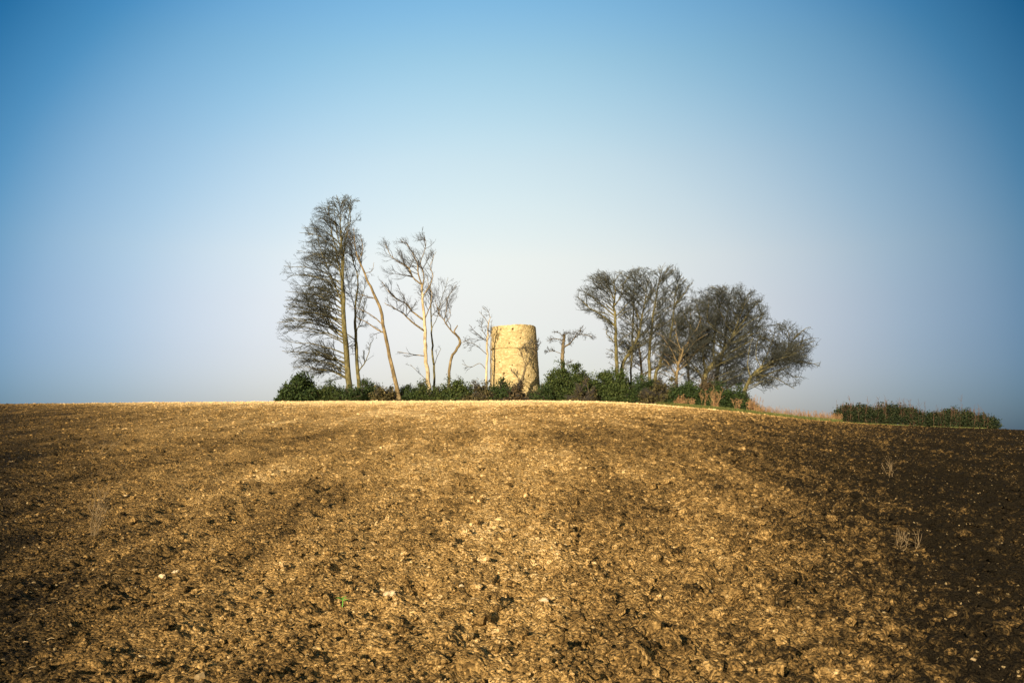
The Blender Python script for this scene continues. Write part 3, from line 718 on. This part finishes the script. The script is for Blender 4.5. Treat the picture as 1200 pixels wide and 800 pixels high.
tree('thorn_tree', 'bushy bare tree deep in the grove behind the two right hand beeches', 103,
     [(752, 470, .2), (752, 440, .17), (750, 415, .14), (747, 390, .10), (746, 360, .05)],
     limbs=[(.09, [(751, 425), (762, 410), (772, 398), (780, 380)]), (.09, [(751, 430), (738, 418), (730, 404), (724, 390)]), (.08, [(752, 440), (766, 432), (778, 426), (790, 424)])],
     auto=dict(n=26, t0=.15, ext=[(345, 725, 790), (380, 716, 800), (420, 716, 800), (445, 724, 790)], rise=.5),
     poly=[(712, 440), (714, 390), (724, 350), (760, 340), (796, 356), (806, 400), (802, 442)], bark='bark_brown', bias=(0, 0, .35), dens=(9, 6, 3.5), twigm='twig_olive', seed=83, group=GR)
tree('thorn_tree', 'bare bushy tree filling the gap between the leaning beech and the broad oak', 100,
     [(806, 470, .2), (807, 440, .17), (806, 415, .14), (808, 390, .10), (810, 360, .05)],
     limbs=[(.09, [(807, 425), (818, 408), (824, 388), (828, 362)]), (.09, [(806, 430), (794, 416), (786, 400), (782, 376)]), (.07, [(807, 440), (820, 430), (832, 426), (844, 424)])],
     auto=dict(n=30, t0=.12, ext=[(334, 782, 838), (370, 772, 846), (420, 770, 850), (445, 776, 846)], rise=.5),
     poly=[(766, 440), (770, 390), (780, 352), (798, 334), (824, 333), (840, 352), (850, 400), (850, 444)], bark='bark_brown', bias=(0, 0, .35), dens=(9, 6, 3.5), twigm='twig_olive', seed=89, group=GR)
OAK = [(772, 400), (778, 372), (788, 354), (806, 342), (828, 335), (850, 333), (868, 331), (882, 336), (892, 344), (906, 338), (905, 350), (912, 366), (918, 382), (920, 400), (905, 425), (900, 450), (880, 462), (800, 450), (780, 430)]
tree('oak_tree', 'broad dense oak with a sunlit forked trunk, darkest crown of the grove', 95,
     [(822, 472, .42), (824, 450, .36), (829, 436, .30), (838, 422, .23), (850, 406, .17), (860, 390, .12), (868, 370, .08), (873, 350, .04)],
     limbs=[(.22, [(828, 438), (824, 420), (822, 400), (822, 380), (818, 360)]), (.18, [(838, 422), (836, 404), (838, 384), (842, 364), (846, 348)]), (.15, [(826, 446), (814, 432), (802, 420), (792, 408)]),
            (.15, [(850, 406), (862, 400), (876, 392), (888, 380), (896, 366)]), (.14, [(832, 432), (848, 424), (864, 416), (880, 410), (896, 402)]), (.12, [(860, 392), (872, 374), (882, 358), (896, 348)]),
            (.12, [(822, 404), (812, 388), (804, 374), (798, 362)]), (.10, [(838, 388), (828, 372), (830, 354), (828, 342)])],
     auto=dict(n=48, t0=.08, ext=[(336, 818, 892), (360, 794, 905), (390, 782, 912), (420, 784, 905), (450, 796, 892)], rise=.45),
     poly=OAK, bark='bark_olive', twigm='twig_olive', bias=(0, 0, .25), dens=(9, 7, 3.5), lrat=(.44, .5, .55), ang=(54, 50, 46), seed=61, group=GR, curl=.15, twr=1.1)
tree('oak_tree', 'oak behind the broad one with a paler upright stem and domed top', 98,
     [(838, 470, .32), (839, 445, .28), (843, 425, .24), (850, 400, .18), (852, 375, .12), (856, 350, .05)],
     limbs=[(.12, [(843, 424), (856, 410), (870, 400), (884, 396)]), (.10, [(848, 408), (838, 390), (830, 374), (824, 356)]), (.10, [(851, 385), (864, 370), (872, 352), (876, 342)])],
     auto=dict(n=34, t0=.1, ext=[(336, 830, 884), (370, 812, 905), (400, 815, 908), (440, 820, 895)], rise=.5),
     poly=OAK, bark='bark_olive', twigm='twig_olive', bias=(0, 0, .3), dens=(9, 7, 3.5), ang=(52, 48, 44), seed=67, group=GR, curl=.15)
tree('oak_tree', 'low oak leaning far right over the field edge, branches spreading at the tips', 93,
     [(872, 476, .28), (874, 455, .25), (880, 442, .21), (890, 432, .17), (904, 424, .13), (918, 417, .09), (926, 404, .07), (934, 390, .03)],
     limbs=[(.12, [(882, 440), (892, 440), (906, 442), (920, 448), (932, 455)]), (.11, [(904, 424), (918, 422), (934, 424), (950, 424), (960, 428)]), (.10, [(918, 417), (932, 404), (944, 398), (958, 400)]), (.09, [(924, 408), (926, 392), (922, 382), (914, 378)]),
            (.08, [(920, 414), (936, 418), (948, 426), (962, 424)]), (.09, [(890, 432), (896, 418), (900, 404), (904, 388)]), (.08, [(880, 442), (878, 426), (880, 410), (884, 394)]), (.08, [(908, 422), (918, 432), (930, 440), (944, 442)]), (.07, [(928, 400), (936, 392), (944, 384), (952, 382)]), (.07, [(876, 448), (888, 446), (900, 450), (914, 458)]), (.07, [(876, 450), (868, 438), (862, 424)]), (.07, [(890, 432), (886, 416), (888, 400), (894, 388)])],
     auto=dict(n=40, t0=.2, ext=[(376, 890, 945), (400, 880, 960), (420, 872, 962), (440, 868, 950), (462, 868, 938)], rise=.35),
     poly=[(870, 440), (876, 405), (890, 380), (905, 374), (922, 374), (936, 378), (950, 382), (958, 398), (960, 404), (952, 410), (962, 420), (963, 430), (950, 434), (946, 446), (936, 458), (920, 452), (904, 462), (880, 464)],
     bark='bark_olive', twigm='twig_olive', bias=(.06, 0, .2), dens=(9, 6, 3.5), lrat=(.44, .5, .55), ang=(54, 50, 46), seed=71, group=GR, curl=.15, twr=1.1)

# ------------------------------------------------------------------ shrubs and the hedge
def leaf_quads(C, size, g, flat=0.0):
    n = len(C)
    a = unit(g.normal(size=(n, 3))); b = unit(np.cross(a, unit(g.normal(size=(n, 3)))))
    s = size * g.uniform(.6, 1.3, (n, 1))
    V = np.stack([C - a * s, C + b * s * .48, C + a * s, C - b * s * .48], 1).reshape(-1, 3)
    return V, np.arange(n * 4).reshape(-1, 4)

def shrub(name, label, px0, px1, ytop, Y, leaf='leaf_dark', stem='bark_dark', dens=1.0, twiggy=.3, seed=1, group='bushes under the trees', cat='bush', lsize=.11, depth=None, dome=.8, twig_col='twig', base_px=None):
    g = np.random.default_rng(seed + 500)
    m = Y / F; x0, x1 = (px0 - 600) * m, (px1 - 600) * m; xc, hw = (x0 + x1) / 2, (x1 - x0) / 2
    zt = at((px0 + px1) / 2, ytop, Y)[2]; zg = float(hbase(xc, Y)); H = zt - zg; hd = depth or min(hw, 1.6)
    lsize = lsize * g.uniform(.75, 1.25)
    root = empty(name, (xc, Y, zg), label, cat, group)
    nc = int(84 * dens * max(.6, hw * H * .55)); per = 46
    cs = []
    while len(cs) < nc:
        p = g.uniform(-1, 1, 3); q = (p[2] + 1) / 2
        env = (1 - abs(p[0]) ** 2.6 * dome) * (1 - .35 * abs(p[1]) ** 2)
        bump = .70 + .62 * float(noise(np.array([p[0] * hw * .95 + seed * 7.3]), np.array([p[1] * hd]), 3)[0]) + .34 * float(noise(np.array([p[0] * hw * 2.6 + seed]), np.array([p[1] * 2.0 * hd]), 4)[0])
        if q < env * bump and (abs(p[0]) > .55 or q > .25 or p[1] < -.1 or g.random() < .35): cs.append((xc + p[0] * hw, Y + p[1] * hd, zg + q * H))
    cs = np.array(cs)
    cs[:, 2] += hbase(cs[:, 0], cs[:, 1]) - zg
    r_ = g.uniform(.12, .30, nc)
    C = np.repeat(cs, per, 0) + g.normal(size=(nc * per, 3)) * np.repeat(r_, per)[:, None] * np.array([1, 1, .8])
    C[:, 2] = np.maximum(C[:, 2], hbase(C[:, 0], C[:, 1]) + .02)
    V, Fq = leaf_quads(C, lsize, g)
    mesh_obj('foliage', V, Fq, M[leaf], root)
    # stems: fan out from the stool, a few whips reach past the leaves
    ns = int(26 + 40 * twiggy); st = Tubes(); tw = Tubes()
    idx = g.choice(nc, ns); tgt = cs[idx]
    b0 = np.stack([xc + g.uniform(-.6, .6, ns) * hw, Y + g.uniform(-.5, .5, ns) * hd, np.zeros(ns)], -1); b0[:, 2] = hbase(b0[:, 0], b0[:, 1]) - .05
    mid = (b0 + tgt) / 2 + g.normal(0, .15, (ns, 3)); mid[:, 2] += .1
    endp = tgt + (tgt - b0) * g.uniform(0, .22, (ns, 1)) + np.array([0, 0, .1])
    P = np.stack([b0, (b0 + mid) / 2, mid, (mid + endp) / 2, endp], 1)
    st.add(P, np.linspace(.032, .012, 5)[None] * g.uniform(.7, 1.3, (ns, 1)), 4)
    st.build('stems', M[stem], root)
    if twiggy > 0:
        L = np.linalg.norm(P[:, -1] - P[:, 0], axis=1)
        P2, L2, r2 = grow(P, L, np.full(ns, .03), 10 * twiggy + 3, .34, 34, (-.1, 0, .55), .25, 5, g=g, t0=.45)
        P3, L3, r3 = grow(P2, L2, r2, 3 + 3 * twiggy, .5, 34, (-.1, 0, .5), .25, 4, g=g)
        for A, r in ((P2, .010), (P3, .008)): tw.add(A, np.linspace(r, r * .6, A.shape[1])[None] * np.ones((len(A), 1)), 3)
        tw.build('twigs', M[twig_col], root)
    return root

B1 = 'bushes under the left hand trees'; B2 = 'bushes at the foot of the tower'; B3 = 'bushes under the right hand grove'
shrub('holly_bush', 'dark rounded evergreen bush at the far left end of the clump', 328, 374, 438, 93, 'leaf_dark', seed=1, dens=1.5, twiggy=.15, group=B1, dome=.75)
shrub('evergreen_bush', 'mid green bush between the far left bush and the tallest trunk', 366, 404, 446, 93.5, 'leaf_mid', seed=2, dens=1.2, twiggy=.25, group=B1)
shrub('evergreen_bush', 'low dark bush at the foot of the two tall left beech trunks', 394, 428, 451, 93, 'leaf_dark', seed=3, twiggy=.35, group=B1)
shrub('evergreen_bush', 'taller dark green bush just right of the slimmer left beech', 420, 444, 440, 94.5, 'leaf_dark', seed=4, twiggy=.3, group=B1)
shrub('bramble_bush', 'brownish olive bramble just left of the leaning beech base', 434, 468, 449, 93, 'leaf_olive', seed=5, dens=.5, twiggy=.7, group=B1)
shrub('evergreen_bush', 'small dark bush just right of the leaning beech base', 464, 490, 451, 93.5, 'leaf_dark', seed=6, twiggy=.25, group=B1)
shrub('evergreen_bush', 'bush with upright twigs round the base of the pale barked tree', 482, 520, 447, 94, 'leaf_mid', seed=7, twiggy=.55, group=B1)
shrub('evergreen_bush', 'leafy green bush under the crooked tree with the snapped top', 514, 556, 441, 94, 'leaf_mid', seed=8, dens=.9, twiggy=.4, group=B2)
shrub('bramble_bush', 'olive brown twiggy bush left of the tower below the pale slim tree', 546, 584, 447, 92.5, 'leaf_olive', seed=9, dens=.5, twiggy=.9, group=B2)
shrub('evergreen_bush', 'dark green bush covering the left foot of the tower', 575, 600, 443, 91.8, 'leaf_dark', seed=10, dens=.9, twiggy=.4, group=B2)
shrub('bramble_bush', 'thin brown bramble at the base of the forked tree before the tower', 592, 618, 448, 91.5, 'leaf_brown', seed=11, dens=.3, twiggy=.9, group=B2)
shrub('evergreen_bush', 'low dark bush hiding the right foot of the tower', 622, 646, 452, 92, 'leaf_dark', seed=12, twiggy=.2, group=B2)
shrub('holly_bush', 'big deep green bush around the small windswept tree', 630, 708, 425, 94.5, 'leaf_mid', seed=13, dens=1.25, twiggy=.2, group=B3, depth=2.0)
shrub('bramble_bush', 'brown twiggy bramble in front of the big deep green bush', 668, 700, 446, 91.5, 'leaf_olive', seed=14, dens=.22, twiggy=1.1, group=B3)
shrub('evergreen_bush', 'green bush at the foot of the forked grove beech', 688, 742, 431, 94, 'leaf_mid', seed=15, dens=1.3, twiggy=.3, group=B3)
shrub('evergreen_bush', 'dark bush at the foot of the tallest straight grove trunk', 728, 778, 436, 94, 'leaf_dark', seed=16, dens=1.3, twiggy=.35, group=B3)
shrub('thorn_bush', 'brown leafless thorn thicket in the middle of the grove foot', 748, 806, 440, 92.5, 'leaf_olive', seed=17, dens=.35, twiggy=1.5, group=B3)
shrub('evergreen_bush', 'very dark low bush left of the reddish dead weeds', 780, 836, 445, 91.5, 'leaf_dark', seed=18, dens=1.3, twiggy=.3, group=B3)
shrub('thorn_bush', 'dark thorny bush at the right end of the grove under the leaning oak', 822, 888, 449, 90, 'leaf_dark', seed=19, dens=1.3, twiggy=.6, group=B3)
shrub('bramble_bush', 'brown leafless bramble at the trunk of the broad dense oak', 806, 850, 440, 93, 'leaf_brown', seed=20, dens=.3, twiggy=1.1, group=B3)

def weeds(name, label, spots, Y, h, n, matn, seed, group=None, cat='weeds', kind=None, r=.012):
    """upright dry stalks with side sprays; spots = (px0, px1)"""
    g = np.random.default_rng(seed + 900); m = Y / F
    u_ = g.uniform(spots[0], spots[1], n * 3); u_ = u_[np.argsort(-((0 if kind else 1) * noise(u_ * .09, u_ * 0 + seed, 7) + g.normal(0, .25, n * 3)))[:n]]
    x = (u_ - 600) * m; y = Y + g.uniform(-.6, .6, n); z = hbase(x, y) - .03
    d = unit(np.stack([g.normal(0, .16, n), g.normal(0, .16, n), np.ones(n)], -1)); L = h * g.beta(1.6, 1.8, n) * 1.15 + .15
    b0 = np.stack([x, y, z], -1); t = np.linspace(0, 1, 5)
    P = b0[:, None] + d[:, None] * (L[:, None] * t)[..., None] + (g.normal(0, .06, (n, 1, 3)) * (t ** 2)[None, :, None])
    T = Tubes(); T.add(P, np.linspace(r, r * .5, 5)[None] * np.ones((n, 1)), 3)
    P2, L2, r2 = grow(P, L, np.full(n, r), 6, .3, 30, (0, 0, .6), .25, 4, g=g, t0=.35)
    T2 = Tubes(); T2.add(P2, np.linspace(r * .8, r * .6, 4)[None] * np.ones((len(P2), 1)), 3)
    if kind:
        T.V += T2.V; T.Fq += [f + T.n for f in T2.Fq]
        o = T.build(name, M[matn], kind=kind); o['label'] = label; o['category'] = cat; return o
    xc = float(x.mean()); root = empty(name, (xc, Y, float(hbase(xc, Y))), label, cat, group)
    T.build('stalks', M[matn], root)
    Cc = P2[:, -1].repeat(3, 0) + g.normal(0, .05, (len(P2) * 3, 3)); V, Fq = leaf_quads(Cc, .05, g)
    mesh_obj('seed_heads', V, Fq, M[matn], root)
    T2.build('side_sprays', M[matn], root)
    return root
W = 'dead weeds along the grove edge'
weeds('dead_weeds', 'reddish brown dead weeds between the two dark bushes under the oak', (820, 842), 84, 1.75, 40, 'dead_stalk', 1, W)
weeds('dead_weeds', 'straw coloured dead weeds at the right end of the grove', (862, 897), 82.5, 1.4, 60, 'dead_stalk', 2, W)
weeds('dry_stalks', 'thin reddish dry stalks along the grass bank between grove and hedge', (885, 984), 80.5, .72, 620, 'dead_stalk', 3, kind='stuff', r=.007)
weeds('dead_weeds', 'low brown weeds at the field edge under the thorn thicket', (790, 812), 87, .8, 50, 'dead_stalk', 4, W)

# the hedge far right
def hedge():
    g = np.random.default_rng(77)
    xs = np.linspace(978, 1164, 48); Yh = 82.5; m = Yh / F
    top = np.interp(xs, [978, 984, 1000, 1030, 1050, 1075, 1095, 1115, 1140, 1155, 1164], [481, 475, 476, 475.5, 473, 479, 482, 479.5, 482, 487, 499])
    xc = (1070 - 600) * m; zg = float(hbase(xc, Yh))
    root = empty('hedge', (xc, Yh, zg), 'long low dark hedge standing alone on the right skyline', 'hedge')
    cs = []
    while len(cs) < 1500:
        px_ = g.uniform(978, 1164); dy = g.uniform(-.8, .8); x = (px_ - 600) * m
        z0 = float(hbase(x, Yh + dy)); zt = at(px_, np.interp(px_, xs, top), Yh)[2] + .5 * float(noise(np.array([x * .9]), np.array([dy]), 6)[0]) + .3 * float(noise(np.array([x * 3.]), np.array([dy]), 9)[0])
        q = g.random() ** .85
        cs.append((x, Yh + dy, z0 + .1 + q * max(.1, (zt - .25 - z0)) * (1 - .2 * abs(dy))))
    cs = np.array(cs); per = 34
    C = np.repeat(cs, per, 0) + g.normal(size=(len(cs) * per, 3)) * np.array([.2, .2, .15])
    C[:, 2] = np.maximum(C[:, 2], hbase(C[:, 0], C[:, 1]) + .03)
    V, Fq = leaf_quads(C, .085, g); mesh_obj('foliage', V, Fq, M['leaf_hedge'], root)
    n = 200; px_ = g.uniform(978, 1160, n); x = (px_ - 600) * m; y = Yh + g.uniform(-.9, .3, n); z = hbase(x, y) - .05
    zt = np.array([at(a, np.interp(a, xs, top), Yh)[2] for a in px_]) + g.exponential(.26, n) - .15
    t = np.linspace(0, 1, 6); P = np.stack([x, y, z], -1)[:, None] + np.stack([g.normal(0, .18, n), g.normal(0, .1, n), zt - z], -1)[:, None] * t[None, :, None]
    P[:, 1:] += g.normal(0, .03, (n, 5, 3))
    T = Tubes(); T.add(P, np.linspace(.017, .006, 6)[None] * np.ones((n, 1)), 3); T.build('stems', M['twig_red'], root)
    L = np.linalg.norm(P[:, -1] - P[:, 0], axis=1)
    P2, L2, r2 = grow(P, L, np.full(n, .02), 8, .24, 35, (0, 0, .5), .25, 4, g=g, t0=.2)
    T = Tubes(); T.add(P2, np.linspace(.008, .005, 4)[None] * np.ones((len(P2), 1)), 3); T.build('twigs', M['twig_red'], root)
hedge()

# grass bank along the field edge on the right
def grass():
    g = np.random.default_rng(88)
    n = 34000
    px_ = 770 + (1164 - 770) * g.random(n)
    Yc = np.interp(px_, [770, 830, 900, 980, 1164], [81.5, 80.5, 80.0, 79.5, 80.5]); y = Yc + g.uniform(-1.6, 1.2, n) * np.clip((px_ - 765) / 60, .15, 1)
    x = (px_ - 600) * y / F
    patch = (noise(x * .9, y * .9, 14) > np.where(px_ > 985, .12, -.3)); x, y = x[patch], y[patch]; n = len(x)
    z = hbase(x, y) - .02; h = g.uniform(.08, .30, n) * np.where(px_[patch] > 985, .7, 1.35); th = g.uniform(0, 6.28, n); wv = np.stack([np.cos(th), np.sin(th), np.zeros(n)], -1) * .03
    ln = np.stack([g.normal(0, .35, n), g.normal(0, .35, n), np.ones(n)], -1) * h[:, None]
    b = np.stack([x, y, z], -1)
    V = np.stack([b - wv, b + wv, b + ln], 1).reshape(-1, 3)
    o = mesh_obj('grass_bank', V, np.arange(n * 3).reshape(-1, 3), M['grass'], kind='stuff'); o['label'] = 'rough green grass bank at the right edge of the field'; o['category'] = 'grass'
grass()

# ------------------------------------------------------------------ the few plants and stones one can tell apart in the soil
def on_ground(px, py):
    cp, sp = math.cos(PITCH), math.sin(PITCH)
    d = np.array([(px - 600) / F, cp - sp * (400 - py) / F, sp + cp * (400 - py) / F])
    ts = np.linspace(2, 60, 12000); p = np.array([0, 0, EYE]) + d * ts[:, None]
    k = np.argmax(p[:, 2] < ground(p[:, 0], p[:, 1])); return p[k] + d * .02

def dry_tuft(label, px, py, h, spread, n, seed, lean=.0):
    g = np.random.default_rng(seed); p = on_ground(px, py); gz = float(ground(p[0], p[1])[0])
    root = empty('dead_weed', (p[0], p[1], gz), label, 'weed', 'dead weeds standing in the field')
    d = np.stack([g.normal(lean, spread, n), g.normal(0, spread, n), np.ones(n)], -1) * (h * g.uniform(.5, 1.05, n))[:, None]
    b = np.array([p[0], p[1], gz - .02]) + g.normal(0, .05, (n, 3)) * np.array([1, 1, 0])
    t = np.linspace(0, 1, 6); P = b[:, None] + d[:, None] * t[None, :, None]; P[:, 1:] += g.normal(0, .012, (n, 5, 3)); P[:, :, 0] += (.25 * h * t ** 2)[None] * g.normal(lean, .5, (n, 1))
    T = Tubes(); T.add(P, np.linspace(.0032, .0016, 6)[None] * np.ones((n, 1)), 3); T.build('stalks', M['weed_straw'], root)
    L = np.linalg.norm(P[:, -1] - P[:, 0], axis=1)
    P2, L2, r2 = grow(P, L, np.full(n, .004), 6, .3, 28, (lean, 0, .5), .2, 4, g=g, t0=.35)
    T = Tubes(); T.add(P2, np.full((len(P2), 4), .0013), 3); T.build('side_sprays', M['weed_straw'], root)
dry_tuft('dry forked weed standing in dark soil at the left', 109, 628, .42, .13, 10, 1, .12)
dry_tuft('small dry weed tuft behind the forked weed at the left', 118, 533, .28, .3, 6, 2, .3)
dry_tuft('upright pale dry stalk in dark soil below the hedge', 1042, 558, .30, .07, 4, 3)
dry_tuft('low pale weed tuft in the rough soil at the lower right', 1056, 644, .11, .4, 4, 4)

def seedling():
    p = on_ground(401, 714); gz = float(ground(p[0], p[1])[0]); g = np.random.default_rng(4)
    root = empty('seedling', (p[0], p[1], gz), 'tiny bright green seedling alone in the bare soil', 'seedling')
    T = Tubes(); T.add(np.array([[p[0], p[1], gz - .01], [p[0] + .004, p[1], gz + .03], [p[0], p[1], gz + .055]]), [.004, .003, .002], 5); T.build('stem', M['seedling'], root)
    for k in range(5):
        a = k * 1.256 + .4; d = np.array([math.cos(a), math.sin(a), 0]); s = np.array([-d[1], d[0], 0]); c = np.array([p[0], p[1], gz + .03 + .006 * k])
        V = [c, c + d * .022 + s * .012 + [0, 0, .016], c + d * .022 - s * .012 + [0, 0, .016], c + d * .030 + [0, 0, .010], c + d * .052 + [0, 0, .012]]
        mesh_obj('leaf', np.array(V), [np.array([[0, 1, 3], [0, 3, 2], [1, 4, 3], [3, 4, 2]])], M['seedling'], root)
seedling()

def stone(name, label, px, py, w, matn, seed, flat=.6):
    g = np.random.default_rng(seed); p = on_ground(px, py); gz = float(ground(p[0], p[1])[0])
    bv, bf = ico(2); V = bv.copy()
    for fr, am in ((1.4, .3), (3.0, .16), (6, .08)):
        V = V * (1 + am * np.sin(V @ (unit(g.normal(size=3)) * fr * 1.7) + g.uniform(0, 6)))[:, None]
    V = V * np.array([1, .8, flat]) * w / 2 * (1 + g.uniform(-.06, .06, (len(V), 1)))
    V += np.array([p[0], p[1], gz + w * .12])
    o = mesh_obj(name, V, bf, M[matn]); o['label'] = label; o['category'] = 'stone'; o['group'] = 'pale stones lying in the field'
stone('flint_stone', 'white oval flint, brightest stone in the centre foreground', 540, 690, .042, 'flint', 1, .5)
stone('flint_stone', 'pale angular lump left of the brightest white flint', 457, 699, .075, 'flint', 2, .6)
stone('flint_stone', 'tan flat stone lying right of centre in the foreground', 639, 707, .06, 'flint', 3, .55)
stone('flint_stone', 'small pale stone at left with a twin stone beside it', 206, 671, .045, 'flint', 4, .7)
stone('flint_stone', 'squat pale stone just left of its small twin', 190, 678, .05, 'flint', 5, .6)
